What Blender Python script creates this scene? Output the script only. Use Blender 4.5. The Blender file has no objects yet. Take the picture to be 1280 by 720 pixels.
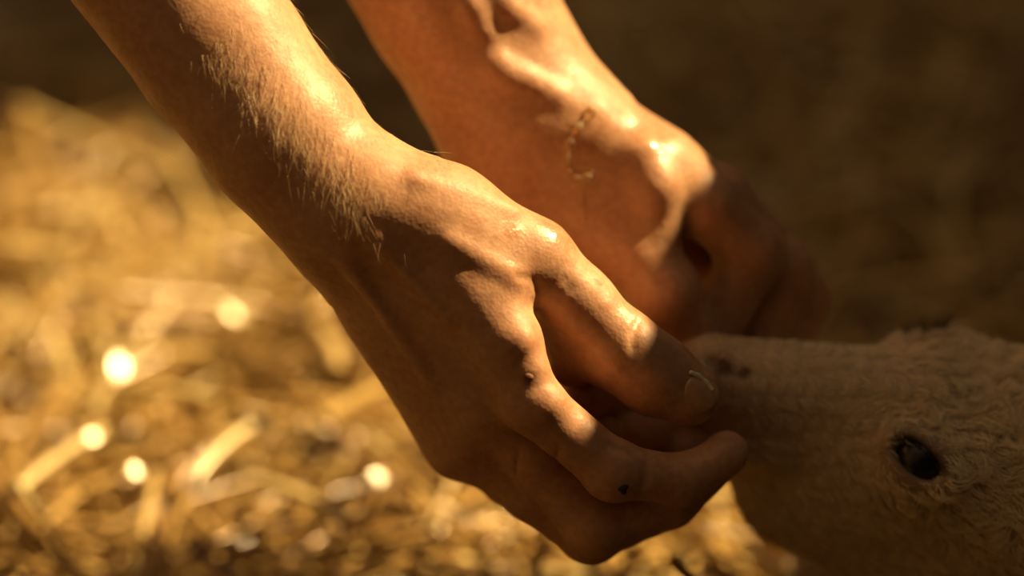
import bpy, math, random
import numpy as np
from mathutils import Vector, Matrix, geometry, noise as mnoise

rng = np.random.default_rng(7)
random.seed(7)
C = bpy.context.scene.collection
SC = bpy.context.scene
MM = 0.001

# ------------------------------------------------------------------ camera, world, sun, exposure
CAM_H, PITCH = 0.68, math.radians(27.0)
FPX = 1280 * 100 / 36.0
cam_d = bpy.data.cameras.new('camera')
cam_d.lens = 100; cam_d.sensor_width = 36; cam_d.sensor_fit = 'HORIZONTAL'
cam_d.clip_start = 0.02; cam_d.clip_end = 100
cam_d.dof.use_dof = True; cam_d.dof.focus_distance = 0.995; cam_d.dof.aperture_fstop = 2.5
cam = bpy.data.objects.new('camera', cam_d); C.objects.link(cam)
cam.location = (0, 0, CAM_H); cam.rotation_euler = (math.radians(90) - PITCH, 0, 0)
SC.camera = cam

world = bpy.data.worlds.new('world'); SC.world = world; world.use_nodes = True
bg = world.node_tree.nodes['Background']
bg.inputs[0].default_value = (1.0, 0.80, 0.50, 1); bg.inputs[1].default_value = 0.275

SUN_DIR = Vector((0.62, 0.28, 0.70)).normalized()
sun_d = bpy.data.lights.new('sun', 'SUN'); sun_d.energy = 10.8; sun_d.color = (1.0, 0.70, 0.31); sun_d.angle = math.radians(0.3)
sun = bpy.data.objects.new('sun', sun_d); C.objects.link(sun)
sun.rotation_euler = SUN_DIR.to_track_quat('Z', 'Y').to_euler()

vs = SC.view_settings
vs.view_transform = 'Standard'; vs.look = 'None'; vs.exposure = 0.0; vs.gamma = 1.0; vs.use_curve_mapping = False

# ------------------------------------------------------------------ frames of reference
cp, sp = math.cos(PITCH), math.sin(PITCH)
def P(px, py, D, off=0.0):
    "a point seen along a ray of the photograph at real depth D (metres), in the camera's frame"
    D = D + off * MM
    return np.array([(px - 640) / FPX * D, -(py - 360) / FPX * D, -D])
def to_world(a):
    a = np.atleast_2d(a); o = np.empty_like(a)
    o[:, 0] = a[:, 0]; o[:, 1] = a[:, 1] * sp - a[:, 2] * cp; o[:, 2] = CAM_H + a[:, 1] * cp + a[:, 2] * sp
    return o
def W(x, y, z):
    "world point -> camera frame"
    z = z - CAM_H
    return np.array([x, y * sp + z * cp, -y * cp + z * sp])
def Wv(p): return Vector(to_world(np.array(p))[0])
def dir_world(v):
    v = np.asarray(v, float); return Vector((v[0], v[1] * sp - v[2] * cp, v[1] * cp + v[2] * sp))

def tag(o, label=None, cat=None, group=None, kind=None):
    if label: o['label'] = label
    if cat: o['category'] = cat
    if group: o['group'] = group
    if kind: o['kind'] = kind
    return o

# ------------------------------------------------------------------ materials
def new_mat(name):
    m = bpy.data.materials.new(name); m.use_nodes = True
    nt = m.node_tree; b = nt.nodes['Principled BSDF']
    return m, nt, b
def N(nt, t, **kw):
    n = nt.nodes.new(t)
    for k, v in kw.items():
        if k in n.inputs: n.inputs[k].default_value = v
        else: setattr(n, k, v)
    return n
def ramp(nt, fac, stops):
    r = nt.nodes.new('ShaderNodeValToRGB'); e = r.color_ramp.elements
    while len(e) < len(stops): e.new(0.5)
    for i, (p, c) in enumerate(stops):
        e[i].position = p; e[i].color = (*c, 1)
    nt.links.new(fac, r.inputs[0]); return r.outputs[0]
def mixc(nt, fac, a, b, mode='MIX'):
    m = nt.nodes.new('ShaderNodeMix'); m.data_type = 'RGBA'; m.blend_type = mode
    for s, v in ((m.inputs[0], fac), (m.inputs[6], a), (m.inputs[7], b)):
        if hasattr(v, 'is_linked'): nt.links.new(v, s)
        elif isinstance(v, tuple): s.default_value = (*v, 1)
        else: s.default_value = v
    return m.outputs[2]

def skin_material():
    m, nt, b = new_mat('skin'); L = nt.links.new
    co = N(nt, 'ShaderNodeTexCoord').outputs['Object']
    blot = N(nt, 'ShaderNodeTexNoise', Scale=45.0, Detail=4.0); L(co, blot.inputs['Vector'])
    c = ramp(nt, blot.outputs[0], [(0.3, (0.43, 0.21, 0.115)), (0.7, (0.56, 0.31, 0.175))])
    sm = N(nt, 'ShaderNodeTexNoise', Scale=320.0, Detail=3.0); L(co, sm.inputs['Vector'])
    c = mixc(nt, 0.35, c, ramp(nt, sm.outputs[0], [(0.35, (0.37, 0.18, 0.10)), (0.65, (0.64, 0.37, 0.21))]))
    at = N(nt, 'ShaderNodeAttribute', attribute_name='tint')
    c = mixc(nt, at.outputs['Fac'], c, (0.13, 0.04, 0.02))
    L(c, b.inputs['Base Color'])
    b.inputs['Subsurface Weight'].default_value = 0.55
    b.inputs['Subsurface Radius'].default_value = (1.0, 0.30, 0.12)
    b.inputs['Subsurface Scale'].default_value = 0.0045
    b.inputs['Roughness'].default_value = 0.46
    rn = N(nt, 'ShaderNodeTexNoise', Scale=60.0, Detail=2.0); L(co, rn.inputs['Vector'])
    mr = N(nt, 'ShaderNodeMapRange'); mr.inputs[1].default_value = 0.35; mr.inputs[2].default_value = 0.65
    mr.inputs[3].default_value = 0.42; mr.inputs[4].default_value = 0.62
    L(rn.outputs[0], mr.inputs[0])
    wet = N(nt, 'ShaderNodeAttribute', attribute_name='wet')
    rr = N(nt, 'ShaderNodeMix'); L(wet.outputs['Fac'], rr.inputs[0]); L(mr.outputs[0], rr.inputs[2]); rr.inputs[3].default_value = 0.27
    L(rr.outputs[0], b.inputs['Roughness'])
    vo = N(nt, 'ShaderNodeTexVoronoi', Scale=750.0); L(co, vo.inputs['Vector'])
    n2 = N(nt, 'ShaderNodeTexNoise', Scale=180.0, Detail=5.0); L(co, n2.inputs['Vector'])
    b1 = N(nt, 'ShaderNodeBump', Strength=0.2, Distance=0.0004); L(vo.outputs[0], b1.inputs['Height'])
    b2 = N(nt, 'ShaderNodeBump', Strength=0.25, Distance=0.0010); L(n2.outputs[0], b2.inputs['Height']); L(b1.outputs[0], b2.inputs['Normal'])
    L(b2.outputs[0], b.inputs['Normal'])
    return m
SKIN = skin_material()

def simple(name, col, rough=0.5, bump=0, scale=200.0, var=0.15, **kw):
    m, nt, b = new_mat(name); L = nt.links.new
    co = N(nt, 'ShaderNodeTexCoord').outputs['Object']
    n = N(nt, 'ShaderNodeTexNoise', Scale=scale, Detail=4.0); L(co, n.inputs['Vector'])
    lo = tuple(x * (1 - var) for x in col); hi = tuple(min(1, x * (1 + var)) for x in col)
    L(ramp(nt, n.outputs[0], [(0.3, lo), (0.7, hi)]), b.inputs['Base Color'])
    b.inputs['Roughness'].default_value = rough
    if bump:
        bp = N(nt, 'ShaderNodeBump', Strength=0.6, Distance=bump); L(n.outputs[0], bp.inputs['Height']); L(bp.outputs[0], b.inputs['Normal'])
    for k, v in kw.items(): b.inputs[k.replace('_', ' ')].default_value = v
    return m
NAIL = simple('fingernail', (0.50, 0.28, 0.16), 0.34, 0.0002, 300.0)
NAIL_RIM = simple('nail_rim', (0.80, 0.70, 0.52), 0.35)
SCAB = simple('scab', (0.20, 0.07, 0.03), 0.6, 0.001, 900.0)
DIRT = simple('dirt', (0.035, 0.03, 0.015), 0.9, 0.001, 900.0)
def hair_mat(name, col, rough=0.5, var=0.25):
    m, nt, b = new_mat(name); L = nt.links.new
    hi = N(nt, 'ShaderNodeHairInfo')
    L(ramp(nt, hi.outputs['Random'], [(0, tuple(x * (1 - var) for x in col)), (1, tuple(min(1, x * (1 + var)) for x in col))]), b.inputs['Base Color'])
    b.inputs['Roughness'].default_value = rough
    return m
ARM_HAIR = hair_mat('arm_hair', (0.62, 0.44, 0.25), 0.4)
WOOL = hair_mat('wool_fibres', (0.86, 0.72, 0.50), 0.75, 0.13)
LASH = hair_mat('eyelash', (0.03, 0.02, 0.015), 0.5)
EYE = simple('eye', (0.010, 0.010, 0.008), 0.22, 0, 60.0)
CLOTH = simple('shirt_cloth', (0.09, 0.08, 0.07), 0.9, 0.002, 300.0)
DENIM = simple('trouser_cloth', (0.035, 0.045, 0.07), 0.9, 0.002, 300.0)
HAIRM = simple('head_hair', (0.05, 0.03, 0.018), 0.6, 0.003, 120.0)
def slime_mat():
    m, nt, b = new_mat('slime'); b.inputs['Specular IOR Level'].default_value = 0.8
    b.inputs['Base Color'].default_value = (1.0, 0.84, 0.55, 1); b.inputs['Roughness'].default_value = 0.06
    b.inputs['Transmission Weight'].default_value = 0.85; b.inputs['IOR'].default_value = 1.36
    return m
SLIME = slime_mat()
def lamb_skin():
    m, nt, b = new_mat('lamb_skin'); L = nt.links.new
    co = N(nt, 'ShaderNodeTexCoord').outputs['Object']
    n = N(nt, 'ShaderNodeTexNoise', Scale=120.0, Detail=5.0); L(co, n.inputs['Vector'])
    c = ramp(nt, n.outputs[0], [(0.3, (0.40, 0.28, 0.18)), (0.7, (0.58, 0.44, 0.29))])
    at = N(nt, 'ShaderNodeAttribute', attribute_name='tint')
    c = mixc(nt, at.outputs['Fac'], c, (0.16, 0.085, 0.06))
    L(c, b.inputs['Base Color'])
    b.inputs['Roughness'].default_value = 0.7
    b.inputs['Subsurface Weight'].default_value = 0.2; b.inputs['Subsurface Radius'].default_value = (1, .4, .2); b.inputs['Subsurface Scale'].default_value = 0.004
    bp = N(nt, 'ShaderNodeBump', Strength=0.5, Distance=0.001); L(n.outputs[0], bp.inputs['Height']); L(bp.outputs[0], b.inputs['Normal'])
    return m
LAMB = lamb_skin()
def straw_mat(name, dark=1.0):
    m, nt, b = new_mat(name); L = nt.links.new
    at = N(nt, 'ShaderNodeAttribute', attribute_name='shade')
    c = ramp(nt, at.outputs['Fac'], [(0.0, (0.16 * dark, 0.085 * dark, 0.028 * dark)), (0.35, (0.42 * dark, 0.25 * dark, 0.08 * dark)), (0.75, (0.66 * dark, 0.45 * dark, 0.16 * dark)), (1.0, (0.80 * dark, 0.64 * dark, 0.30 * dark))])
    L(c, b.inputs['Base Color']); b.inputs['Roughness'].default_value = 0.22
    b.inputs['Specular IOR Level'].default_value = 0.7
    return m
STRAW = straw_mat('straw')
def ground_mat():
    m, nt, b = new_mat('straw_bed'); L = nt.links.new
    co = N(nt, 'ShaderNodeTexCoord').outputs['Object']
    n = N(nt, 'ShaderNodeTexNoise', Scale=22.0, Detail=6.0); L(co, n.inputs['Vector'])
    L(ramp(nt, n.outputs[0], [(0.3, (0.10, 0.065, 0.028)), (0.6, (0.26, 0.17, 0.065)), (0.8, (0.40, 0.27, 0.11))]), b.inputs['Base Color'])
    b.inputs['Roughness'].default_value = 0.85
    bp = N(nt, 'ShaderNodeBump', Strength=1.0, Distance=0.01); L(n.outputs[0], bp.inputs['Height']); L(bp.outputs[0], b.inputs['Normal'])
    return m
GROUND = ground_mat()
def wood_mat():  # dark wood of the added unseen walls
    m, nt, b = new_mat('shade_wall_wood'); L = nt.links.new
    co = N(nt, 'ShaderNodeTexCoord').outputs['Object']
    mp = N(nt, 'ShaderNodeMapping'); mp.inputs['Scale'].default_value = (14, 14, 1.2); L(co, mp.inputs[0])
    n = N(nt, 'ShaderNodeTexNoise', Scale=3.0, Detail=6.0); L(mp.outputs[0], n.inputs['Vector'])
    L(ramp(nt, n.outputs[0], [(0.3, (0.05, 0.032, 0.018)), (0.7, (0.14, 0.09, 0.05))]), b.inputs['Base Color'])
    b.inputs['Roughness'].default_value = 0.85
    return m
WOOD = wood_mat()

# ------------------------------------------------------------------ signed-distance sculpting
def _rc(X, a, b, ra, rb, flat=None, s=1.0):
    a = np.asarray(a, np.float32); b = np.asarray(b, np.float32)
    p = [X[i] - a[i] for i in range(3)]; ba = b - a
    if flat is not None:
        f = np.asarray(flat, np.float32); f = f / np.linalg.norm(f); g = np.float32(1 / s - 1)
        q = (p[0] * f[0] + p[1] * f[1] + p[2] * f[2]) * g
        p = [p[i] + q * f[i] for i in range(3)]; ba = ba + f * float(ba @ f) * g
    L2 = float(ba @ ba) + 1e-12
    t = np.clip((p[0] * ba[0] + p[1] * ba[1] + p[2] * ba[2]) / np.float32(L2), 0, 1)
    d = np.sqrt(sum((p[i] - t * ba[i]) ** 2 for i in range(3))) - (np.float32(ra) + t * np.float32(rb - ra))
    return d * np.float32(0.5 + 0.5 * s) if flat is not None else d
def _el(X, c, r, R):
    p = [X[i] - np.float32(c[i]) for i in range(3)]
    q = [p[0] * R[i][0] + p[1] * R[i][1] + p[2] * R[i][2] for i in range(3)]
    k0 = np.sqrt(sum((q[i] / r[i]) ** 2 for i in range(3))); k1 = np.sqrt(sum((q[i] / r[i] ** 2) ** 2 for i in range(3))) + 1e-9
    return (k0 * (k0 - 1) / k1).astype(np.float32)
def smin(a, b, k):
    h = np.maximum(k - np.abs(a - b), 0) / k
    return np.minimum(a, b) - h * h * k * np.float32(0.25)
I3 = np.eye(3)
class Prim:
    def __init__(s, fn, lo, hi): s.fn, s.lo, s.hi = fn, np.array(lo), np.array(hi)
def cone(a, b, ra, rb, flat=None, s=1.0):
    a = np.array(a, float); b = np.array(b, float)
    return Prim(lambda X: _rc(X, a, b, ra, rb, flat, s), np.minimum(a - ra, b - rb), np.maximum(a + ra, b + rb))
def ell(c, r, R=I3):
    m = max(r); c = np.array(c, float)
    return Prim(lambda X: _el(X, c, r, R), c - m, c + m)
class Field:
    def __init__(s, lo, hi, h):
        s.lo = np.array(lo, float); s.h = h
        s.n = np.ceil((np.array(hi) - s.lo) / h).astype(int) + 1
        s.F = np.full(s.n, 0.04, np.float32)
    def sub(s, p, mar):
        i0 = np.clip(np.floor((p.lo - mar - s.lo) / s.h).astype(int), 0, s.n)
        i1 = np.clip(np.ceil((p.hi + mar - s.lo) / s.h).astype(int) + 1, 0, s.n)
        sl = tuple(slice(a, b) for a, b in zip(i0, i1))
        X = np.meshgrid(*[(s.lo[i] + s.h * np.arange(i0[i], i1[i])).astype(np.float32) for i in range(3)], indexing='ij', sparse=True)
        return sl, X
    def add(s, p, k=0.006):
        sl, X = s.sub(p, max(k, 0.004) + 0.004)
        if min(x.stop - x.start for x in sl) <= 0: return s
        s.F[sl] = smin(s.F[sl], p.fn(X) + np.zeros_like(s.F[sl]), np.float32(k)); return s
    def cut(s, p, k=0.002):
        sl, X = s.sub(p, k + 0.003)
        if min(x.stop - x.start for x in sl) <= 0: return s
        s.F[sl] = -smin(-s.F[sl], p.fn(X) + np.zeros_like(s.F[sl]), np.float32(k)); return s
    def blank(s):
        o = Field.__new__(Field); o.lo, o.h, o.n = s.lo, s.h, s.n; o.F = np.full(s.n, 0.04, np.float32); return o
    def at(s, p):
        g = (np.asarray(p) - s.lo) / s.h; i = np.floor(g).astype(int)
        if (i < 0).any() or (i >= s.n - 1).any(): return 0.04
        f = g - i; c = s.F[i[0]:i[0] + 2, i[1]:i[1] + 2, i[2]:i[2] + 2]
        c = c[0] * (1 - f[0]) + c[1] * f[0]; c = c[0] * (1 - f[1]) + c[1] * f[1]; return c[0] * (1 - f[2]) + c[1] * f[2]
    def grad(s, p, e=0.0015):
        p = np.asarray(p, float); g = np.array([s.at(p + d) - s.at(p - d) for d in np.eye(3) * e]); return g / (np.linalg.norm(g) + 1e-9)
    def surf(s, px, py, D0=0.85, D1=1.25):
        "where a sight line meets the sculpted surface"
        D = D0
        while D < D1:
            if s.at(P(px, py, D)) < 0:
                return P(px, py, D - 0.0004)
            D += 0.0008
        return None
    def mesh(s):
        F = s.F
        for sl in (np.s_[0], np.s_[-1], np.s_[:, 0], np.s_[:, -1], np.s_[:, :, 0], np.s_[:, :, -1]): F[sl] = np.maximum(F[sl], 0.001)
        ins = F < 0
        n = np.array(F.shape) - 1
        cnt = np.zeros(n, np.int8)
        for a in (0, 1):
            for b in (0, 1):
                for c in (0, 1): cnt += ins[a:n[0] + a, b:n[1] + b, c:n[2] + c]
        act = np.argwhere((cnt > 0) & (cnt < 8))
        idx = np.full(n, -1, np.int32); idx[act[:, 0], act[:, 1], act[:, 2]] = np.arange(len(act))
        cor = np.array([(a, b, c) for a in (0, 1) for b in (0, 1) for c in (0, 1)])
        V = np.stack([F[act[:, 0] + c[0], act[:, 1] + c[1], act[:, 2] + c[2]] for c in cor], 1)
        acc = np.zeros((len(act), 3)); num = np.zeros(len(act))
        for i in range(8):
            for j in range(i + 1, 8):
                if np.abs(cor[i] - cor[j]).sum() != 1: continue
                m = (V[:, i] < 0) != (V[:, j] < 0); t = V[m, i] / (V[m, i] - V[m, j])
                acc[m] += cor[i] + t[:, None] * (cor[j] - cor[i]); num[m] += 1
        co = (act + acc / num[:, None]) * s.h + s.lo
        Q = []
        for ax in range(3):
            a2, a3 = (ax + 1) % 3, (ax + 2) % 3
            s0 = [slice(None)] * 3; s1 = [slice(None)] * 3; s0[ax] = slice(0, -1); s1[ax] = slice(1, None)
            A, B = ins[tuple(s0)], ins[tuple(s1)]
            e = np.argwhere(A != B); e = e[(e[:, a2] > 0) & (e[:, a3] > 0) & (e[:, a2] < n[a2]) & (e[:, a3] < n[a3])]
            fl = A[e[:, 0], e[:, 1], e[:, 2]]
            def cid(d2, d3):
                q = e.copy(); q[:, a2] -= d2; q[:, a3] -= d3; return idx[q[:, 0], q[:, 1], q[:, 2]]
            q = np.stack([cid(1, 1), cid(0, 1), cid(0, 0), cid(1, 0)], 1)
            q[~fl] = q[~fl][:, ::-1]; Q.append(q)
        Q = np.concatenate(Q)
        return co, Q
def smooth(co, Q, it=2, lam=0.5):
    for _ in range(it):
        s = np.zeros_like(co); c = np.zeros(len(co))
        for k in range(4):
            a, b = Q[:, k], Q[:, (k + 1) % 4]
            for i in range(3): s[:, i] += np.bincount(a, co[b, i], len(co)) + np.bincount(b, co[a, i], len(co))
            c += np.bincount(a, minlength=len(co)) + np.bincount(b, minlength=len(co))
        co = co + lam * (s / np.maximum(c, 1)[:, None] - co)
    return co
def make_mesh(name, co, Q, mat, parent=None, world_co=True):
    me = bpy.data.meshes.new(name); me.vertices.add(len(co)); me.vertices.foreach_set('co', co.astype(np.float32).ravel())
    k = Q.shape[1]
    me.loops.add(Q.size); me.loops.foreach_set('vertex_index', Q.astype(np.int32).ravel())
    me.polygons.add(len(Q)); me.polygons.foreach_set('loop_start', np.arange(len(Q), dtype=np.int32) * k)
    me.update(calc_edges=True); me.validate()
    me.polygons.foreach_set('use_smooth', np.ones(len(me.polygons), bool))
    me.materials.append(mat)
    o = bpy.data.objects.new(name, me); C.objects.link(o)
    if parent: o.parent = parent
    return o
def set_attr(o, name, vals):
    a = o.data.attributes.new(name, 'FLOAT', 'POINT'); a.data.foreach_set('value', np.asarray(vals, np.float32))
def join(parts):
    cs, qs, n = [], [], 0
    for c, q in parts: cs.append(c); qs.append(q + n); n += len(c)
    return np.concatenate(cs), np.concatenate(qs)
def mm(px, D=1.0): return px / FPX * D   # photo pixels at depth D -> metres

# ================================================================== THE SETTING
# ---- added unseen wall on the sun's side, gaps shaped to place sun and shade
n_s = Vector((SUN_DIR.x, SUN_DIR.y, 0)).normalized(); t_s = Vector((-n_s.y, n_s.x, 0))
WALL_C = 1.52
def on_wall(g):
    g = Vector(g); s = (WALL_C - n_s.dot(g)) / n_s.dot(SUN_DIR); q = g + SUN_DIR * s
    return (t_s.dot(q), q.z)
def seen_ground(px, py, z=0.022):
    r = to_world(np.array([[(px - 640) / FPX, -(py - 360) / FPX, -1.0]]))[0] - np.array([0, 0, CAM_H]); t = (z - CAM_H) / r[2]
    return tuple(np.array([0, 0, CAM_H]) + r * t)
GAP_HANDS = [(-0.90, 0.50, 0), (-0.143, 0.50, 0), (-0.141, 0.955, 0), (-0.90, 0.955, 0)]  # gap cut to the wanted sunlit area on the hands
GAP_GROUND = [(-0.95, 1.045, 0.022)] + [seen_ground(*q) for q in ((0, 738), (300, 730), (420, 736), (560, 742), (860, 742), (985, 715), (960, 640), (940, 560), (700, 440), (420, 330), (330, 272),
              (290, 285), (255, 282), (200, 275), (165, 240), (140, 200), (90, 195), (50, 205), (0, 190), (-200, 180))] + [(-0.95, 1.62, 0.022)]  # gap cut to the wanted sunlit patch of straw
def shade_wall_with_gaps():
    outer = [(-2.2, 0.0), (2.6, 0.0), (2.6, 3.4), (-2.2, 3.4)]
    loops = [outer] + [[on_wall(g) for g in gap][::-1] for gap in (GAP_HANDS, GAP_GROUND)]
    v3 = [[Vector((a, b, 0)) for a, b in l] for l in loops]
    tris = geometry.tessellate_polygon(v3)
    flat = [p for l in v3 for p in l]; n = len(flat)
    vs_ = [tuple(t_s * p.x + n_s * (WALL_C + d) + Vector((0, 0, p.y))) for d in (0, 0.025) for p in flat]
    fs = [tuple(t) for t in tris] + [tuple(i + n for i in t[::-1]) for t in tris]
    k = 0
    for l in v3:
        m = len(l)
        for i in range(m): a, b = k + i, k + (i + 1) % m; fs.append((a, b, b + n, a + n))
        k += m
    me = bpy.data.meshes.new('shade_wall_right'); me.from_pydata(vs_, [], fs); me.materials.append(WOOD)
    o = bpy.data.objects.new('shade_wall_right', me); C.objects.link(o); return o
tag(shade_wall_with_gaps(), kind='structure')
def plain_shade_wall(name, x0, y0, x1, y1, h=3.0):  # unseen walls added to cut fill light from the left and behind the camera
    a, b = Vector((x0, y0, 0)), Vector((x1, y1, 0)); n = (b - a).cross(Vector((0, 0, 1))).normalized() * 0.03
    v = [tuple(p + q + Vector((0, 0, z))) for q in (n * 0, n) for p, z in ((a, 0), (b, 0), (b, h), (a, h))]
    me = bpy.data.meshes.new(name); me.from_pydata(v, [], [(0, 1, 2, 3), (7, 6, 5, 4), (0, 4, 5, 1), (1, 5, 6, 2), (2, 6, 7, 3), (3, 7, 4, 0)]); me.materials.append(WOOD)
    o = bpy.data.objects.new(name, me); C.objects.link(o); tag(o, kind='structure')
plain_shade_wall('shade_wall_left', -1.65, -0.55, -1.65, 3.3)
plain_shade_wall('shade_wall_front', -1.65, -0.55, 1.6, -0.55)

# ---- ground under the straw
def bed_h(x, y):
    return 0.010 * mnoise.noise(Vector((x * 5, y * 5, 1.3))) + 0.006 * mnoise.noise(Vector((x * 14, y * 14, 4.1)))
def ground():
    nx, ny = 130, 130; xs = np.linspace(-1.7, 1.7, nx); ys = np.linspace(-0.6, 3.4, ny)
    co = np.array([(x, y, bed_h(x, y) - 0.012) for y in ys for x in xs])
    i = np.arange(nx * ny).reshape(ny, nx)
    Q = np.stack([i[:-1, :-1].ravel(), i[:-1, 1:].ravel(), i[1:, 1:].ravel(), i[1:, :-1].ravel()], 1)
    o = make_mesh('floor', co, Q, GROUND); tag(o, kind='structure')
ground()

# ---- straw
def stalk_geo(p, d, L, r, bend, seg=3, side=5):
    "a slightly bent straw tube"
    d = d / np.linalg.norm(d); up = np.array([0, 0, 1.0]); s = np.cross(d, up); s /= np.linalg.norm(s) + 1e-9; u = np.cross(s, d)
    co = []
    for k in range(seg + 1):
        t = k / seg - 0.5; c = p + d * L * t + s * bend * (4 * t * t) * L + u * 0.02 * L * (1 - 4 * t * t)
        for j in range(side):
            a = 2 * math.pi * j / side; co.append(c + r * (math.cos(a) * s + math.sin(a) * u * 0.75))
    Q = [(k * side + j, k * side + (j + 1) % side, (k + 1) * side + (j + 1) % side, (k + 1) * side + j) for k in range(seg) for j in range(side)]
    return np.array(co), np.array(Q)
def litter(name, n, xr, yr, label, kind='stuff', rr=(0.0008, 0.0024), LL=(0.03, 0.17), lift=0.03):
    cs, qs, sh = [], [], []; k = 0
    for _ in range(n):
        x, y = rng.uniform(*xr), rng.uniform(*yr)
        a = rng.uniform(0, 2 * math.pi); e = rng.normal(0, 0.22)
        d = np.array([math.cos(a) * math.cos(e), math.sin(a) * math.cos(e), math.sin(e)])
        L = rng.uniform(*LL); z = bed_h(x, y) + lift * rng.random() ** 1.6 + abs(math.sin(e)) * L * 0.25 + 0.0
        c, q = stalk_geo(np.array([x, y, z]), d, L, rng.uniform(*rr), rng.normal(0, 0.05))
        cs.append(c); qs.append(q + k); k += len(c); sh.append(np.full(len(c), np.clip(rng.beta(2.0, 2.0) + 0.55 * mnoise.noise(Vector((x * 8, y * 8, 9.0))) - 0.03, 0, 1)))
    o = make_mesh(name, np.concatenate(cs), np.concatenate(qs), STRAW)
    set_attr(o, 'shade', np.concatenate(sh)); tag(o, label, 'straw', kind=kind)
litter('straw_litter', 15000, (-0.75, 0.60), (0.85, 2.12), 'thick loose golden straw litter covering the whole ground behind the hands')

# single stalks that stand out of the litter
def lone(label, px0, py0, px1, py1, r, z=0.045, sh=0.9):
    def gp(px, py, z):
        r_ = to_world(np.array([[(px - 640) / FPX, -(py - 360) / FPX, -1.0]]))[0] - np.array([0, 0, CAM_H]); t = (z - CAM_H) / r_[2]; return np.array([0, 0, CAM_H]) + r_ * t
    a, b = gp(px0, py0, z), gp(px1, py1, z + 0.006)
    m = (a + b) / 2; c, q = stalk_geo(m, b - a, np.linalg.norm(b - a), r, 0.04, 6, 8)
    o = make_mesh('straw_stalk', c - m, q, STRAW); o.location = m; set_attr(o, 'shade', np.full(len(c), sh))
    tag(o, label, 'straw', 'single straw stalks on top of the litter')
lone('long pale straw stalk rising to the right at the left edge', 5, 622, 125, 535, 0.0030)
lone('pale straw stalk slanting up to the right in the bottom left', 240, 596, 310, 530, 0.0030)
lone('bright short stalk falling to the right, above the centre of the lit straw', 248, 372, 315, 402, 0.0028, sh=1.0)
lone('short upright golden stalk close to the underside of the near forearm', 400, 405, 428, 462, 0.0034, sh=0.8)
lone('golden stalk bending up to the right below the near wrist', 388, 532, 478, 482, 0.0032, sh=0.75)
lone('broad pale stalk sloping down to the right under the near hand', 330, 600, 440, 652, 0.0034, sh=0.85)
lone('upright yellow stalk left of the brightest glint', 64, 415, 82, 462, 0.0028, sh=0.85)
lone('flat pale stalk lying across, right of the brightest glint', 150, 480, 275, 500, 0.0028, sh=0.85)

def glint(label, px, py, w, l, yaw, z=0.060):
    "a shiny flat flake of straw added for a glint, its face turned to mirror the sun"
    c = np.array(seen_ground(px, py, z)); view = Vector((0, 0, CAM_H)) - Vector(c); n = (view.normalized() + SUN_DIR).normalized()
    d = Vector((math.cos(yaw), math.sin(yaw), 0)); d = (d - n * d.dot(n)).normalized(); sd = n.cross(d)
    V, q = [], []; m = 7
    for lay in (0, 1):
        for i in range(m):
            t = i / (m - 1) * 2 - 1; wd = w * (1 - 0.35 * t * t)
            for k in (-1, 0, 1): V.append(d * (t * l / 2) + sd * (k * wd / 2) + n * ((0.0001 if k == 0 else 0.0) - 0.0008 * lay - 0.0002 * t * t))
    for lay in (0, 1):
        for i in range(m - 1):
            for k in (0, 1):
                a = lay * 3 * m + i * 3 + k; f = (a, a + 3, a + 4, a + 1); q.append(f if lay == 0 else f[::-1])
    e = [i * 3 for i in range(m)] + [(m - 1) * 3 + 1] + [i * 3 + 2 for i in range(m - 1, -1, -1)] + [1]
    for a, b in zip(e, e[1:] + e[:1]): q.append((a, a + 3 * m, b + 3 * m, b))
    o = make_mesh('straw_flake', np.array([tuple(v) for v in V]), np.array(q), STRAW); o.data.polygons.foreach_set('use_smooth', np.zeros(len(o.data.polygons), bool)); o.location = c; set_attr(o, 'shade', np.full(len(V), 1.0))
    tag(o, label, 'straw', 'glinting straw flakes on top of the litter')
glint('largest and brightest glinting straw flake at the left of the lit straw', 149, 458, 0.0060, 0.0120, 1.9)
glint('small round glinting straw flake low in the lit straw at left', 169, 588, 0.0055, 0.0060, 0.3)
glint('glinting straw flake beside the low edge of the near hand', 471, 597, 0.0065, 0.0090, 0.7)
glint('glinting straw flake above the middle of the lit straw', 291, 392, 0.0040, 0.0090, 2.7)
glint('glinting straw flake on the long stalk at the left edge', 116, 546, 0.0045, 0.0080, 0.7)
glint('glinting straw flake at the lowest end of the left edge', 18, 614, 0.0050, 0.0070, 0.6)
glint('dull gold glinting flake near the bottom of the lit straw', 262, 668, 0.0032, 0.0050, 0.9)

# ================================================================== THE PERSON
def chain(F, pts, k=0.003, **kw):
    "pts: (px, py, depth offset mm, radius px)"
    for (a, ra), (b, rb) in zip(pts[:-1], pts[1:]): F.add(cone(a, b, ra, rb, **kw), k)
    return F
def pr(base, lst): return [(P(x, y, base, z), mm(r, base + z * MM)) for x, y, z, r in lst]

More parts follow.
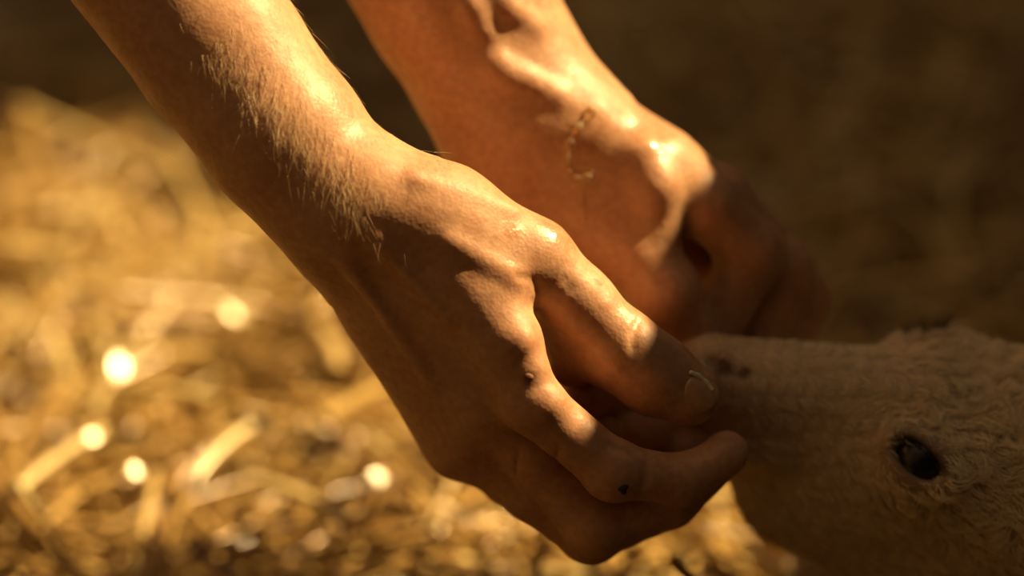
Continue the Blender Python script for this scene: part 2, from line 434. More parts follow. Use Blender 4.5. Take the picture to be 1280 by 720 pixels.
# ---- near right hand and forearm (towards the viewer, back of the hand in shade)
NB = 1.0
def near_arm():
    lo = np.array([-0.235, -0.115, -1.085]); hi = np.array([0.10, 0.235, -0.925]); H = 0.00115
    F = Field(lo, hi, H)
    fd = np.array([0.45, 0.45, 0.75])               # thin direction of wrist and palm
    # forearm
    chain(F, pr(NB, [(-120, -450, 22, 122), (120, -138, 14, 108), (276, 66, 8, 102), (357, 172, 3, 97), (428, 258, 2, 90)]), 0.004, flat=(0.2, 0.2, 1), s=0.97)
    
    # carpus and palm slab : metacarpals
    mc = [((482, 262, -4), (634, 425, -9), 46, 38), ((462, 288, 4), (612, 500, 6), 48, 38), ((446, 306, 12), (588, 544, 20), 46, 40), ((436, 312, 20), (572, 556, 34), 40, 38)]
    for a, b, ra, rb in mc:
        F.add(cone(P(a[0], a[1], NB, a[2]), P(b[0], b[1], NB, b[2]), mm(ra), mm(rb)), 0.016)
    F.add(cone(P(500, 380, NB, 14), P(600, 500, NB, 22), mm(50), mm(40)), 0.014)
    # first metacarpal, thenar and web muscle
    F.add(cone(P(470, 240, NB, -2), P(560, 268, NB, 0), mm(54), mm(52)), 0.014)
    F.add(cone(P(560, 268, NB, 0), P(668, 322, NB, 4), mm(52), mm(45)), 0.010)
    F.add(cone(P(530, 275, NB, -3), P(622, 348, NB, -4), mm(50), mm(38)), 0.012)
    palm = F
    fingers = [
        (pr(NB, [(634, 428, -9, 38), (664, 503, -8, 37), (766, 588, -2, 35), (852, 600, 6, 30), (903, 572, 10, 27)]), 0.0045),
        (pr(NB, [(612, 505, 10, 38), (672, 572, 12, 38), (744, 656, 14, 37), (842, 622, 17, 32), (908, 566, 21, 28)]), 0.0040),
        (pr(NB, [(590, 545, 22, 40), (664, 612, 24, 38), (738, 666, 28, 36), (840, 628, 32, 31), (900, 575, 36, 27)]), 0.0030),
        (pr(NB, [(574, 552, 36, 36), (640, 600, 38, 33), (712, 636, 42, 31), (790, 620, 46, 27), (838, 590, 50, 24)]), 0.0030)]
    total = palm.F.copy()
    for pts, k in fingers:
        G = palm.blank(); chain(G, pts, k)
        # knuckle swell and pad
        G.add(ell(pts[2][0], (pts[2][1] * 1.06,) * 3), 0.003)
        comb = smin(palm.F, G.F, np.float32(0.008)); total = smin(total, comb, np.float32(0.0016))
    # thumb
    G = palm.blank()
    chain(G, pr(NB, [(668, 322, 4, 45), (724, 377, 6, 41), (783, 437, 7, 43), (822, 466, 7, 43), (862, 492, 7, 37)]), 0.006)
    G.add(cone(P(815, 475, NB, 11), P(860, 495, NB, 11), mm(36), mm(32)), 0.006)
    G.add(cone(P(692, 352, NB, 16), P(750, 432, NB, 20), mm(42), mm(42)), 0.008)
    G.add(cone(P(750, 432, NB, 20), P(815, 480, NB, 14), mm(42), mm(34)), 0.008)
    G.add(cone(P(704, 398, NB, 22), P(718, 448, NB, 32), mm(37), mm(38)), 0.006)
    comb = smin(palm.F, G.F, np.float32(0.007)); total = smin(total, comb, np.float32(0.0014))
    F.F = total
    F.add(cone(P(590, 540, NB, 40), P(722, 508, NB, 52), mm(40), mm(36)), 0.010)
    F.add(cone(P(690, 520, NB, 46), P(755, 545, NB, 44), mm(32), mm(30)), 0.004)
    # tendons and creases
    def ridge(px0, py0, px1, py1, r, sink, k=0.004):
        a, b = F.surf(px0, py0), F.surf(px1, py1)
        if a is None or b is None: return
        na, nb = F.grad(a), F.grad(b); F.add(cone(a - na * sink, b - nb * sink, r, r), k)
    def groove(pts, r=0.0009, out=0.0002, k=0.0018):
        s = [F.surf(*q) for q in pts]
        ps = [q + F.grad(q) * out for q in s if q is not None]
        for a, b in zip(ps[:-1], ps[1:]):
            if np.linalg.norm(a - b) < 0.03: F.cut(cone(a, b, r, r), k)
    ridge(520, 222, 640, 262, 0.003, 0.0022)
    ridge(560, 300, 640, 345, 0.003, 0.0025)
    ridge(470, 300, 560, 400, 0.002, 0.0016)
    ridge(430, 330, 540, 480, 0.002, 0.0016)
    groove([(733, 318), (738, 330), (736, 342)], 0.0007)
    groove([(744, 338), (756, 348), (764, 362)], 0.0008)
    groove([(742, 350), (752, 358), (758, 370)], 0.0006)
    groove([(708, 352), (716, 362)], 0.0007)
    groove([(800, 398), (790, 418), (792, 440)], 0.0007)
    groove([(760, 556), (790, 566), (806, 586), (806, 610)], 0.0011)
    groove([(645, 345), (668, 350), (672, 362)], 0.0008)
    groove([(678, 482), (688, 482), (697, 481)], 0.0010)
    groove([(650, 560), (645, 600)], 0.0006); groove([(700, 560), (690, 585)], 0.0006)
    for q, r in (((655, 428), 0.005), ((674, 462), 0.006), ((694, 503), 0.0068)):
        s_ = F.surf(*q)
        if s_ is not None: F.add(ell(s_ - F.grad(s_) * r * 0.78, (r, r, r)), 0.004)
    return F
# ---- far left hand and forearm
FB = 1.065
def far_arm():
    lo = np.array([-0.16, -0.085, -1.155]); hi = np.array([0.135, 0.26, -0.985]); H = 0.00125
    F = Field(lo, hi, H)
    chain(F, pr(FB, [(330, -470, -5, 140), (470, -190, 0, 130), (574, 0, 2, 114), (618, 85, 3, 104), (668, 150, 3, 94)]), 0.004, flat=(-0.2, 0.2, 1), s=0.95)
    F.add(cone(P(640, 50, FB, 2), P(690, 120, FB, 2), mm(62), mm(60)), 0.01)
    mc = [((680, 150, -4), (826, 212, -8), 60, 42), ((690, 140, 6), (824, 206, 6), 56, 40), ((680, 140, 20), (810, 200, 22), 54, 38), ((660, 150, 32), (790, 205, 38), 48, 34)]
    for a, b, ra, rb in mc:
        F.add(cone(P(a[0], a[1], FB, a[2]), P(b[0], b[1], FB, b[2]), mm(ra, FB), mm(rb, FB)), 0.014)
    # thenar
    F.add(cone(P(638, 200, FB, 6), P(735, 292, FB, 0), mm(80), mm(60)), 0.016)
    F.add(cone(P(720, 205, FB, 4), P(800, 262, FB, -4), mm(58), mm(46)), 0.012)
    F.add(cone(P(815, 255, FB, 10), P(885, 350, FB, 24), mm(38), mm(38)), 0.01)
    palm = F; total = palm.F.copy()
    fingers = [
        (pr(FB, [(826, 212, -8, 42), (885, 258, -6, 40), (940, 318, 2, 38), (872, 455, 8, 34), (730, 500, -24, 31)]), 0.004),
        (pr(FB, [(824, 206, 6, 40), (900, 250, 10, 40), (975, 338, 18, 40), (930, 500, 22, 33), (784, 545, -16, 34)]), 0.004),
        (pr(FB, [(810, 200, 22, 38), (890, 255, 26, 38), (992, 372, 34, 41), (975, 470, 28, 33), (856, 562, -8, 29)]), 0.003),
        (pr(FB, [(790, 205, 38, 34), (870, 270, 42, 33), (965, 385, 50, 33), (960, 470, 48, 30), (920, 530, 30, 26)]), 0.003)]
    for pts, k in fingers:
        G = palm.blank(); chain(G, pts, k); G.add(ell(pts[2][0], (pts[2][1] * 1.04,) * 3), 0.003)
        comb = smin(palm.F, G.F, np.float32(0.008)); total = smin(total, comb, np.float32(0.0016))
    G = palm.blank()
    chain(G, pr(FB, [(745, 272, -4, 56), (800, 318, -11, 46), (834, 368, -14, 42), (864, 420, -7, 34)]), 0.006)
    comb = smin(palm.F, G.F, np.float32(0.012)); total = smin(total, comb, np.float32(0.0016))
    F.F = total
    def ridge(pts, r, sink, k=0.004):
        ps = [F.surf(*q) for q in pts]; ps = [q - F.grad(q) * sink for q in ps if q is not None]
        for a, b in zip(ps[:-1], ps[1:]):
            if np.linalg.norm(a - b) < 0.06: F.add(cone(a, b, r, r), k)
    ridge([(572, -30), (590, 10), (603, 40)], 0.0032, 0.0024, 0.005)
    ridge([(620, -20), (640, 12), (668, 30)], 0.0030, 0.0024, 0.006)
    ridge([(622, 78), (655, 100), (700, 120)], 0.0032, 0.0027, 0.006)
    ridge([(622, 92), (630, 100)], 0.0050, 0.0036, 0.005)
    F.add(cone(P(740, 170, FB, -8), P(806, 238, FB, -13), mm(42), mm(40)), 0.012)
    ridge([(806, 190), (824, 235), (834, 285)], 0.0050, 0.0038, 0.008)
    return F

near = near_arm(); far = far_arm()
co_n, q_n = near.mesh(); co_n = smooth(co_n, q_n, 2)
co_f, q_f = far.mesh(); co_f = smooth(co_f, q_f, 2)
# head and neck, out of frame above the arms
SH_R, SH_L = W(-0.52, 0.86, 0.78), W(-0.48, 1.26, 0.78)
HEADC = W(-0.36, 1.08, 0.96)
EL_R, EL_L = P(-120, -450, NB, 22), P(330, -470, FB, -5)
bp_ = [cone(P(-50, -350, NB, 18), EL_R, 0.030, 0.040), cone(EL_R, SH_R, 0.040, 0.050), cone(P(400, -330, FB, 0), EL_L, 0.036, 0.040), cone(EL_L, SH_L, 0.040, 0.050),
       cone(SH_R, SH_L, 0.060, 0.060), cone(W(-0.54, 1.06, 0.74), W(-0.82, 1.06, 0.45), 0.12, 0.11)]
hd = Field(np.min([p.lo for p in bp_] + [HEADC - 0.15], 0) - 0.02, np.max([p.hi for p in bp_] + [HEADC + 0.15], 0) + 0.02, 0.0055)
for p_ in bp_: hd.add(p_, 0.03)
ax = lambda x, y, z: W(x, y, z) - W(0, 0, 0)
hd.add(ell(HEADC, (0.098, 0.078, 0.110), np.array([ax(1, 0, 0), ax(0, 1, 0), ax(0, 0, 1)])), 0.01)
hd.add(cone(HEADC + ax(0.03, 0, -0.05), HEADC + ax(0.055, 0, -0.10), 0.055, 0.032), 0.03)
hd.add(cone(HEADC + ax(-0.03, 0, -0.06), W(-0.48, 1.06, 0.80), 0.055, 0.06), 0.02)
hd.add(cone(HEADC + ax(0.092, 0, 0.005), HEADC + ax(0.112, 0, -0.03), 0.009, 0.014), 0.012)
for s_ in (-1, 1):
    hd.add(ell(HEADC + ax(-0.005, 0.080 * s_, -0.01), (0.018, 0.008, 0.030), np.array([ax(1, 0, 0), ax(0, 1, 0), ax(0, 0, 1)])), 0.006)
    hd.cut(ell(HEADC + ax(0.098, 0.033 * s_, 0.01), (0.014, 0.016, 0.010), np.array([ax(1, 0, 0), ax(0, 1, 0), ax(0, 0, 1)])), 0.01)
hd.cut(cone(HEADC + ax(0.100, -0.024, -0.066), HEADC + ax(0.100, 0.024, -0.066), 0.004, 0.004), 0.006)
co_h, q_h = hd.mesh()
def union(list_):
    obs = [make_mesh('tmp', c, q, SKIN) for c, q in list_]
    for o in obs[1:]:
        md = obs[0].modifiers.new('u', 'BOOLEAN'); md.operation = 'UNION'; md.solver = 'EXACT'; md.object = o
    me = bpy.data.meshes.new_from_object(obs[0].evaluated_get(bpy.context.evaluated_depsgraph_get()))
    for o in obs: bpy.data.objects.remove(o)
    return me
pm = union([(co_n, q_n), (co_f, q_f), (co_h, q_h)])
co = np.empty(len(pm.vertices) * 3, np.float32); pm.vertices.foreach_get('co', co); co = co.reshape(-1, 3).astype(float)
wco = to_world(co)
root_p = np.array([-0.55, 1.05, 0.0])
pm.vertices.foreach_set('co', (wco - root_p).astype(np.float32).ravel()); pm.polygons.foreach_set('use_smooth', np.ones(len(pm.polygons), bool)); pm.update()
person = bpy.data.objects.new('person', pm); C.objects.link(person); person.location = root_p; pm.name = 'person'
tag(person, 'person in rolled sleeves whose two bare sunlit hands cup the lamb\'s muzzle', 'person')
def px_of(c): return np.stack([640 - FPX * c[:, 0] / c[:, 2], 360 + FPX * c[:, 1] / c[:, 2]], 1)
def blob(c, at_, r): return np.clip(1 - np.linalg.norm(c - np.asarray(at_), axis=1) / r, 0, 1)
wet = np.zeros(len(co))
for F_, pts in ((near, [(680, 268, .012), (700, 288, .012), (640, 290, .006), (745, 315, .008)]), (far, [(815, 172, .014), (735, 155, .012), (725, 215, .012), (795, 180, .008)])):
    for x, y, r in pts:
        s_ = F_.surf(x, y)
        if s_ is not None: wet = np.maximum(wet, np.minimum(1, 1.8 * blob(co, s_, r)))
set_attr(person, 'wet', wet)
tint = np.zeros(len(co))
for F_, pts in ((near, [(663, 473, .0035, .6), (690, 345, .004, .3), (712, 360, .003, .4), (830, 440, .010, .45), (850, 470, .006, .2)]), (far, [(885, 385, .005, .4)])):
    for x, y, r, a in pts:
        s_ = F_.surf(x, y)
        if s_ is not None: tint = np.maximum(tint, a * np.minimum(1, 1.6 * blob(co, s_, r)))
set_attr(person, 'tint', tint)

def wp(p): return to_world(np.asarray(p))[0] - root_p
# ---- fingernails
def nail(F, px, py, dirpx, w, l, label=None, lift=0.0003, tilt=None):
    c = F.surf(px, py)
    if c is None: return
    n = F.grad(c) if tilt is None else np.asarray(tilt, float) / np.linalg.norm(tilt)
    d = np.array([dirpx[0], -dirpx[1], 0.0]); d -= n * (d @ n); d /= np.linalg.norm(d); s = np.cross(d, n)
    nu, nv = 12, 12; V = []
    for layer in (0, 1):
        for i in range(nv + 1):
            for j in range(nu + 1):
                u = j / nu * 2 - 1; v = i / nv * 2 - 1
                vv = v; half = w / 2 * (1 - max(0, abs(v) - 0.45) ** 2 * 1.1)
                x = u * half; y = vv * l / 2 * (1 - 0.22 * u * u)
                z = -(x * x) / (w * 0.95) - (y * y) / (l * 3.2) + lift + (0.0006 if layer == 0 else -0.0006)
                V.append(c + s * x + d * y + n * z)
    m = (nu + 1) * (nv + 1); q = []
    for i in range(nv):
        for j in range(nu):
            a = i * (nu + 1) + j; q.append((a, a + 1, a + nu + 2, a + nu + 1)); q.append((m + a, m + a + nu + 1, m + a + nu + 2, m + a + 1))
    edge = [j for j in range(nu + 1)] + [(i + 1) * (nu + 1) + nu for i in range(nv)] + [nv * (nu + 1) + j for j in range(nu - 1, -1, -1)] + [i * (nu + 1) for i in range(nv - 1, 0, -1)]
    for a, b in zip(edge, edge[1:] + edge[:1]): q.append((a, a + m, b + m, b))
    o = make_mesh('fingernail', to_world(np.array(V)) - root_p, np.array(q), NAIL, person)
    if label: o['label'] = label
    return o
th_nail = nail(near, 878, 490, (1, 0.62), 0.0140, 0.0135, 'broad thumbnail of the near hand beside the lamb\'s nose')
nail(far, 884, 396, (0.55, 1), 0.010, 0.011, 'thumbnail of the far hand above the lamb\'s nose')
nail(far, 722, 470, (-1, 0.1), 0.010, 0.010, 'pale nail of the finger curled inside the cupped hands')

rp = [near.surf(*q) for q in ((863, 466), (872, 470), (882, 478), (889, 487))]  # pale strip laid along the upper side of the thumbnail
rp = [q + near.grad(q) * 0.0004 for q in rp if q is not None]
g_ = Field(np.min(rp, 0) - 0.003, np.max(rp, 0) + 0.003, 0.0004)
for a, b in zip(rp[:-1], rp[1:]):
    if np.linalg.norm(a - b) < 0.008: g_.add(cone(a, b, 0.0008, 0.0008), 0.001)
ra_, rb_ = g_.mesh(); make_mesh('nail_edge', to_world(ra_) - root_p, rb_, NAIL_RIM, th_nail)['label'] = 'pale rim along the upper side of the near thumbnail'

def lump(name, F, px, py, r, mat, parent, label=None):
    c = F.surf(px, py)
    if c is None: return
    n = F.grad(c); c = c - n * 0.0003; g = Field(c - 0.006, c + 0.006, 0.0004)
    for _ in range(6):
        o_ = rng.normal(0, r * 0.5, 3); o_ -= n * (o_ @ n)
        g.add(ell(c + o_, (r * 0.6, r * 0.6, r * 0.5)), 0.0008)
    a, b = g.mesh()
    o = make_mesh(name, to_world(a) - root_p, b, mat, parent)
    if label: o['label'] = label
lump('scab', near, 662, 473, 0.0013, SCAB, person, 'small brown scab at the base of the index finger')
lump('dirt_speck', near, 779, 611, 0.0016, DIRT, person, 'dark green speck of dirt on the finger knuckle')

# ---- fine arm hair
def hair_object(name, roots, dirs, lens, radii, mat, parent=None, pts=4, curl=None, loc=None):
    n = len(roots); hc = bpy.data.hair_curves.new(name); hc.add_curves([pts] * n)
    pos = np.empty((n, pts, 3), np.float32); rad = np.empty((n, pts), np.float32)
    for k in range(pts):
        t = k / (pts - 1)
        pos[:, k] = roots + dirs(t) * lens[:, None]
        rad[:, k] = radii * (1 - 0.85 * t)
    hc.attributes['position'].data.foreach_set('vector', pos.ravel())
    ra = hc.attributes.get('radius') or hc.attributes.new('radius', 'FLOAT', 'POINT'); ra.data.foreach_set('value', rad.ravel())
    hc.materials.append(mat)
    o = bpy.data.objects.new(name, hc); C.objects.link(o)
    if parent: o.parent = parent
    return o
def vnormals(co, Q):
    fn = np.cross(co[Q[:, 2]] - co[Q[:, 0]], co[Q[:, 3]] - co[Q[:, 1]]); vn = np.zeros_like(co)
    for k in range(4):
        for i in range(3): vn[:, i] += np.bincount(Q[:, k], fn[:, i], len(co))
    return vn / (np.linalg.norm(vn, axis=1)[:, None] + 1e-12)
def unit(a): return a / (np.linalg.norm(a, axis=1)[:, None] + 1e-12)
vn_n = vnormals(co_n, q_n); pn = px_of(co_n)
along = np.array([0.66, -0.75, 0]); 
axis_t = (pn[:, 0] - 300) * 0.66 + (pn[:, 1] - 100) * 0.75; side_t = (pn[:, 0] - 300) * 0.75 - (pn[:, 1] - 100) * 0.66
wgt = np.exp(-((side_t - 10) / 26) ** 2) * (axis_t > -60) * (axis_t < 235) * (vn_n[:, 2] > 0)
wgt2 = 0.015 * (axis_t > -200) * (axis_t < 300) * (pn[:, 0] < 640)
wgt = wgt + wgt2
pick = rng.choice(len(co_n), 1100, p=wgt / wgt.sum())
rt = co_n[pick] + rng.normal(0, 0.0005, (1100, 3)); nn = vn_n[pick]
fl = unit(np.array([0.15, -1.0, 0.1]) + rng.normal(0, 0.25, (1100, 3)))
fl = unit(fl - nn * (fl * nn).sum(1)[:, None])
def d_arm(t): return to_world(nn * (0.35 * t - 0.12 * t * t) + fl * t) - to_world(np.zeros((1, 3)))
oh = hair_object('arm_hair', to_world(rt) - root_p, d_arm, rng.uniform(0.003, 0.0085, 1100), np.full(1100, 0.00005), ARM_HAIR, person, 4)
tag(oh, 'fine pale hair along the near forearm', kind='stuff')

# ---- clothes, out of frame
def cloth(name, prims, mat, h=0.009, label=None):
    lo = np.min([p.lo for p in prims], 0) - 0.03; hi = np.max([p.hi for p in prims], 0) + 0.03
    g = Field(lo, hi, h)
    for p in prims: g.add(p, 0.035)
    a, b = g.mesh(); o = make_mesh(name, to_world(smooth(a, b, 2)) - root_p, b, mat, person)
    if label: o['label'] = label
hips = W(-0.92, 1.06, 0.36)
cloth('shirt', [cone(EL_R, SH_R, 0.050, 0.062), cone(EL_L, SH_L, 0.052, 0.062), cone(SH_R, SH_L, 0.075, 0.075),
                cone(W(-0.54, 1.06, 0.74), W(-0.82, 1.06, 0.45), 0.14, 0.13), cone(EL_R, EL_R + (SH_R - EL_R) * 0.1, 0.052, 0.052)], CLOTH)
cloth('trousers', [cone(W(-0.80, 1.06, 0.43), hips, 0.14, 0.15), cone(hips, W(-0.62, 0.80, 0.10), 0.10, 0.07), cone(hips, W(-0.62, 1.34, 0.10), 0.10, 0.07),
                   cone(W(-0.62, 0.80, 0.10), W(-1.05, 0.86, 0.08), 0.065, 0.05), cone(W(-0.62, 1.34, 0.10), W(-1.05, 1.28, 0.08), 0.065, 0.05)], DENIM)
cloth('head_hair', [ell(HEADC + ax(-0.02, 0, 0.022), (0.098, 0.088, 0.105), np.array([ax(1, 0, 0), ax(0, 1, 0), ax(0, 0, 1)]))], HAIRM, 0.006)

# ---- clear slime on the far hand
def slime():
    g = Field(P(690, 240, 1.10) + [-0.004, -0.03, -0.0], P(790, 120, 0.98) + [0.004, 0.006, 0.0], 0.0004) if False else None
    lo = np.array([0.012, -0.0, -1.09]); hi = np.array([0.05, 0.075, -1.0])
    pts = [far.surf(x, y) for x, y in [(738, 140), (732, 150), (722, 160), (712, 176), (708, 196), (712, 214), (722, 223), (735, 222), (742, 212)]]
    pts = [p + far.grad(p) * 0.0005 for p in pts if p is not None]
    tail = [far.surf(x, y) for x, y in [(728, 226), (731, 250), (733, 275)]]
    tail = [p + far.grad(p) * -0.0001 for p in tail if p is not None]
    al = np.array(pts + tail); g = Field(al.min(0) - 0.006, al.max(0) + 0.006, 0.00045)
    for i, (a, b) in enumerate(zip(pts[:-1], pts[1:])): g.add(cone(a, b, 0.0006 + 0.0003 * (i % 2), 0.0008), 0.002)
    for a, b in zip(tail[:-1], tail[1:]): g.add(cone(a, b, 0.0006, 0.0005), 0.001)
    for i, r in ((0, 0.0020), (2, 0.0017), (3, 0.0012), (6, 0.0019), (7, 0.0015)): g.add(ell(pts[i], (r, r, r)), 0.002)
    a, b = g.mesh(); base = to_world(np.array(pts[6]))[0]
    o = make_mesh('slime_drip', to_world(a) - base, b, SLIME); o.location = base
    tag(o, 'clear amber slime dripping over the knuckle of the far hand', 'slime')
slime()

# ================================================================== THE LAMB
La = np.array([0.15, 0.67, -0.72]); La /= np.linalg.norm(La)
Ll = np.array([0.95, -0.13, 0.08]); Ll -= La * (La @ Ll); Ll /= np.linalg.norm(Ll)
Ld = np.cross(Ll, La)
O_ = P(1180, 472, 1.036)
def Hh(u, v, w): return O_ + (Ll * u + La * v + Ld * w) * MM
HR = np.array([Ll, La, Ld])
def hc_(a, b, ra, rb, **k): return cone(Hh(*a), Hh(*b), ra * MM, rb * MM, **k)
def he(c, r, R=None): return ell(Hh(*c), tuple(x * MM for x in r), HR if R is None else R)
def lamb_head():
    pts = np.array([Hh(u, v, w) for u in (-122, 120) for v in (-55, 55) for w in (-140, 20)])
    F = Field(pts.min(0), pts.max(0), 0.0014)
    F.add(hc_((-82, 0, -13), (-10, 0, -25), 14, 27), 0.010)
    F.add(he((-91, 0, -13), (9.5, 13, 11)), 0.008)
    F.add(hc_((-82, 0, -24), (-42, 0, -38), 12, 21), 0.012)
    F.add(hc_((-74, 0, -40), (-46, 0, -66), 9, 20), 0.012)
    F.add(hc_((-46, 0, -66), (20, 0, -92), 20, 36), 0.02)
    for s in (-1, 1):
        F.add(he((0, 17 * s, -50), (44, 20, 34)), 0.02)
        F.add(he((2, 25 * s, -21), (17, 13, 13)), 0.014)
        F.add(hc_((-76, 6 * s, -30), (-56, 12 * s, -34), 8, 9), 0.008)
    F.add(he((36, 0, -46), (52, 36, 38)), 0.02)
    F.add(hc_((60, 0, -45), (150, 10, -60), 44, 55), 0.03)
    F.add(hc_((30, 0, -95), (60, 0, -170), 38, 60), 0.03)
    # nostrils
    for q0, q1, q2 in (((-95, -6.5, -11), (-89, -11, -9), (-81, -13.7, -11)), ((-95, 6.5, -11), (-89, 11, -9), (-81, 13.7, -11))):
        F.cut(hc_(q0, q1, 2.0, 2.2), 0.0015); F.cut(hc_(q1, q2, 2.2, 1.2), 0.0015)
    ns = [F.surf(*q) for q in ((890, 452), (902, 461), (918, 467), (936, 466))]
    for i, (a, b) in enumerate(zip(ns[:-1], ns[1:])):
        if np.linalg.norm(a - b) < 0.02: F.cut(cone(a, b, (2.2, 2.0, 1.7)[i] * MM, (2.0, 1.7, 0.9)[i] * MM), 0.0015)
    # mouth line
    F.cut(hc_((-91, -8, -32), (-70, -17, -35), 1.2, 1.2), 0.002); F.cut(hc_((-91, 8, -32), (-70, 17, -35), 1.2, 1.2), 0.002)
    F.cut(hc_((-98, 0, -15), (-94, 0, -28), 1.2, 1.2), 0.002)
    # eyes
    eyes = []
    ec = F.surf(1146, 574); n = F.grad(ec)
    d = P(1175, 596, 1.03) - P(1117, 551, 1.03); d -= n * (d @ n); d /= np.linalg.norm(d); s = np.cross(n, d)
    R = np.array([d, s, n]); 
    F.add(ell(ec - n * 0.002, (0.0155, 0.0095, 0.0045), R), 0.005)
    F.cut(ell(ec + n * 0.001, (0.0112, 0.0052, 0.0075), R), 0.0018)
    eyes.append((ec - n * 0.0085, n, d))
    # far eye, mirrored across the head's midline
    def mir(p): q = p - O_; return O_ + q - 2 * La * (q @ La)
    def mv(v): return v - 2 * La * (v @ La)
    ec2, n2, d2 = mir(ec), mv(n), mv(d); R2 = np.array([d2, np.cross(n2, d2), n2])
    F.add(ell(ec2 - n2 * 0.002, (0.0155, 0.0095, 0.0045), R2), 0.005)
    F.cut(ell(ec2 + n2 * 0.001, (0.0112, 0.0052, 0.0075), R2), 0.0018)
    eyes.append((ec2 - n2 * 0.0085, n2, d2))
    return F, eyes, ec, ec2
lh, eyes, ec1, ec2 = lamb_head()
co_l, q_l = lh.mesh(); co_l = smooth(co_l, q_l, 1)
# body resting on the straw, out of frame
def ear(s):
    a, b, c = Hh(52, 34 * s, -22), Hh(62, 78 * s, -34), Hh(66, 102 * s, -48)
    return [cone(a, b, 0.010, 0.017, flat=Ll, s=0.35), cone(b, c, 0.017, 0.006, flat=Ll, s=0.35)]
body = [cone(Hh(110, 5, -60), W(0.37, 0.98, 0.16), 0.052, 0.075), cone(Hh(50, 0, -130), W(0.36, 0.98, 0.14), 0.05, 0.085), cone(W(0.37, 0.98, 0.13), W(0.68, 1.06, 0.125), 0.090, 0.098),
        cone(W(0.36, 0.90, 0.08), W(0.27, 0.87, 0.035), 0.032, 0.022), cone(W(0.27, 0.87, 0.035), W(0.36, 0.86, 0.022), 0.020, 0.014),
        cone(W(0.38, 1.06, 0.08), W(0.30, 1.10, 0.035), 0.032, 0.022), cone(W(0.30, 1.10, 0.035), W(0.39, 1.12, 0.022), 0.020, 0.014),
        cone(W(0.68, 0.98, 0.10), W(0.60, 0.93, 0.05), 0.05, 0.028), cone(W(0.60, 0.93, 0.05), W(0.71, 0.91, 0.025), 0.024, 0.016), cone(W(0.71, 0.91, 0.025), W(0.62, 0.89, 0.018), 0.014, 0.013),
        cone(W(0.68, 1.14, 0.10), W(0.60, 1.18, 0.05), 0.05, 0.028), cone(W(0.60, 1.18, 0.05), W(0.71, 1.19, 0.025), 0.024, 0.016),
        cone(W(0.77, 1.07, 0.15), W(0.80, 1.08, 0.05), 0.014, 0.010)] + ear(1) + ear(-1)
lo = np.min([p.lo for p in body], 0) - 0.02; hi = np.max([p.hi for p in body], 0) + 0.02
bf = Field(lo, hi, 0.0045)
for p in body: bf.add(p, 0.014)
co_b, q_b = bf.mesh(); co_b = smooth(co_b, q_b, 1)
cl, ql = join([(co_l, q_l), (co_b, q_b)])
lamb_root = np.array([0.50, 1.0, 0.0])
lamb = make_mesh('lamb', to_world(cl) - lamb_root, ql, LAMB); lamb.location = lamb_root
tag(lamb, 'young cream-white curly-coated lamb with a dark eye, muzzle held between two hands', 'lamb')
tn = np.zeros(len(cl))
for p_, r, a in ((ec1, .016, .9), (ec2, .016, .9), (Hh(-95, 0, -14), .016, .75), (lh.surf(904, 462), .007, 1.0), (lh.surf(930, 467), .004, 1.0), (Hh(-87, -12, -10), .008, 1.0), (Hh(-87, 12, -10), .008, 1.0)):
    tn = np.maximum(tn, a * np.clip(1.5 * blob(cl, p_, r), 0, 1))
set_attr(lamb, 'tint', tn)
for c, n, d in eyes:
    R = np.array([d, np.cross(n, d), n]); g = Field(c - 0.0125, c + 0.0125, 0.0008); g.add(ell(c, (0.0108, 0.0108, 0.0104), R), 0.001)
    a, b = g.mesh(); make_mesh('eyeball', to_world(a) - lamb_root, b, EYE, lamb)

# ---- coat of short curled wool
def sample(co, Q, n, w=None):
    A = co[Q[:, 0]]; B = co[Q[:, 1]]; Cc = co[Q[:, 2]]; D = co[Q[:, 3]]
    ar = np.linalg.norm(np.cross(Cc - A, D - B), axis=1)
    if w is not None: ar = ar * w((A + Cc) / 2)
    f = rng.choice(len(Q), n, p=ar / ar.sum()); u, v = rng.random((2, n, 1))
    p = A[f] * (1 - u) * (1 - v) + B[f] * u * (1 - v) + Cc[f] * u * v + D[f] * (1 - u) * v
    nn = unit(np.cross(Cc - A, D - B)[f]); return p, nn
def head_weight(c):
    w = np.ones(len(c))
    for e in (ec1, ec2): w *= np.clip((np.linalg.norm(c - e, axis=1) - 0.0085) / 0.006, 0, 1)
    for e, r in ((Hh(-98, 0, -14), 0.012), (Hh(-87, -12, -10), .005), (Hh(-87, 12, -10), .005)):
        w *= np.clip((np.linalg.norm(c - e, axis=1) - r * 0.6) / (r * 0.6), 0, 1)
    w *= np.where(c[:, 2] > -1.12, 1.0, 0.4)
    return w
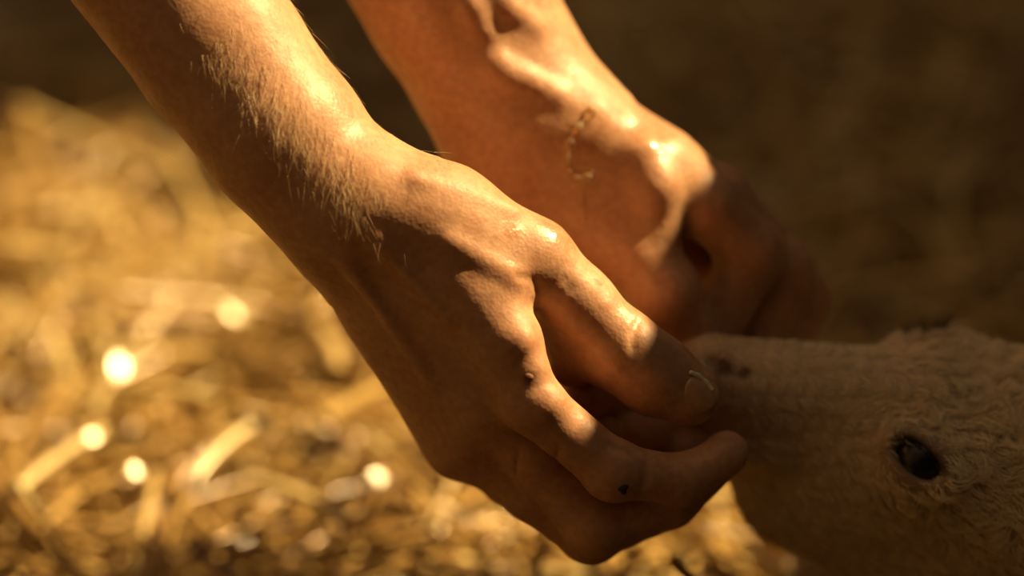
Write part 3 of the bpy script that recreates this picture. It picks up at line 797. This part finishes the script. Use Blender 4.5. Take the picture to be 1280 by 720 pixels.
def coat(name, co, Q, n, wf, L0, rad):
    p, nn = sample(co, Q, n, wf)
    q = (p - O_) / MM; u, v, w = q @ Ll, q @ La, q @ Ld
    # hair runs from the nose back and down, with tufts; on the brow it swirls in curls
    p0 = p + 0.002 * np.sin(p[:, [1, 2, 0]] * 420); cell = np.floor(p0 / 0.0065); h = np.sin(cell @ np.array([12.9898, 78.233, 37.719])) * 43758.5453; h = h - np.floor(h)
    h2 = np.sin(cell @ np.array([39.3468, 11.135, 83.155])) * 24634.63; h2 = h2 - np.floor(h2)
    woolly = np.clip((u + 35) / 50, 0, 1) * np.clip((w + 60) / 30, 0, 1)
    woolly = np.maximum(woolly, np.clip((u - 45) / 30, 0, 1))
    ph = u * 0.11 + np.sin(w * 0.07 + v * 0.05) * 2.0
    base = Ll[None] * 1.0 - Ld[None] * 0.5 + La[None] * (np.sin(ph) * 0.55)[:, None]
    tuft = np.stack([np.cos(h * 6.283), np.sin(h * 6.283), np.cos(h2 * 6.283)], 1)
    fl = base + tuft * (0.25 + 0.5 * woolly)[:, None] + rng.normal(0, 0.16, p.shape)
    # swirls
    for cu, cv, cw, R in ((28, -22, -6, 16), (52, -8, 0, 15), (30, 10, 2, 15), (58, -34, -26, 17), (10, -4, 0, 12), (80, -25, -20, 18), (48, 24, -8, 16)):
        c = Hh(cu, cv, cw); dd = p - c; r = np.linalg.norm(dd, axis=1); wgt = np.clip(1.4 * (1 - r / (R * MM)), 0, 1)[:, None]
        sw = unit(np.cross(nn, dd)) - unit(dd) * 0.35
        fl = fl * (1 - wgt) + (sw * 1.1 + rng.normal(0, 0.1, p.shape)) * wgt
    fl = unit(fl - nn * (fl * nn).sum(1)[:, None]); sd = np.cross(nn, fl)
    L = (L0 * (0.55 + 0.45 * woolly) * rng.uniform(0.7, 1.2, len(p))) * np.clip((u + 115) / 60, 0.4, 1)
    cs = (np.where(h > 0.5, 1, -1) * (0.15 + 0.55 * woolly))[:, None]
    lift = (0.14 + 0.22 * woolly)[:, None]
    cc = (cell + 0.5) * 0.0065 + rng.normal(0, 0.0004, p.shape) - p; cc -= nn * (cc * nn).sum(1)[:, None]; cc = cc / L[:, None] * 0.75
    def dirs(t):
        return to_world(cc * t ** 1.5 + nn * lift * (math.sin(t * 2.4)) + fl * (t - 0.22 * woolly[:, None] * t * t * 1.6) + sd * cs * (t * t)) - to_world(np.zeros((1, 3)))
    o = hair_object(name, to_world(p - nn * 0.0004) - lamb_root, dirs, L, np.full(len(p), rad), WOOL, lamb, 5)
    return tag(o, kind='stuff')
coat('fleece', co_l, q_l, 90000, head_weight, 0.0085, 0.00013)
coat('fleece', co_b, q_b, 45000, None, 0.013, 0.00028)
# lashes
def lashes(ec, n, d, m=150):
    s = np.cross(n, d); up = s if (s @ Ld) > 0 else -s
    t = rng.uniform(-1, 1, m); rt = ec + np.outer(t * 0.0095, d) + np.outer(0.0040 * np.sqrt(1 - t * t), up) + n * 0.0010
    dv = unit(np.outer(np.ones(m), n * 0.9 + up * 0.35) + np.outer(t * 0.6, d) + rng.normal(0, 0.08, (m, 3)))
    def dirs(k): return to_world(dv * k + up * (-0.25 * k + 0.5 * k * k)) - to_world(np.zeros((1, 3)))
    o = hair_object('eyelash', to_world(rt) - lamb_root, dirs, rng.uniform(0.004, 0.008, m), np.full(m, 0.00009), LASH, lamb, 4); tag(o, kind='stuff')
for (c, n, d), e in zip(eyes, (ec1, ec2)): lashes(e, n, d)
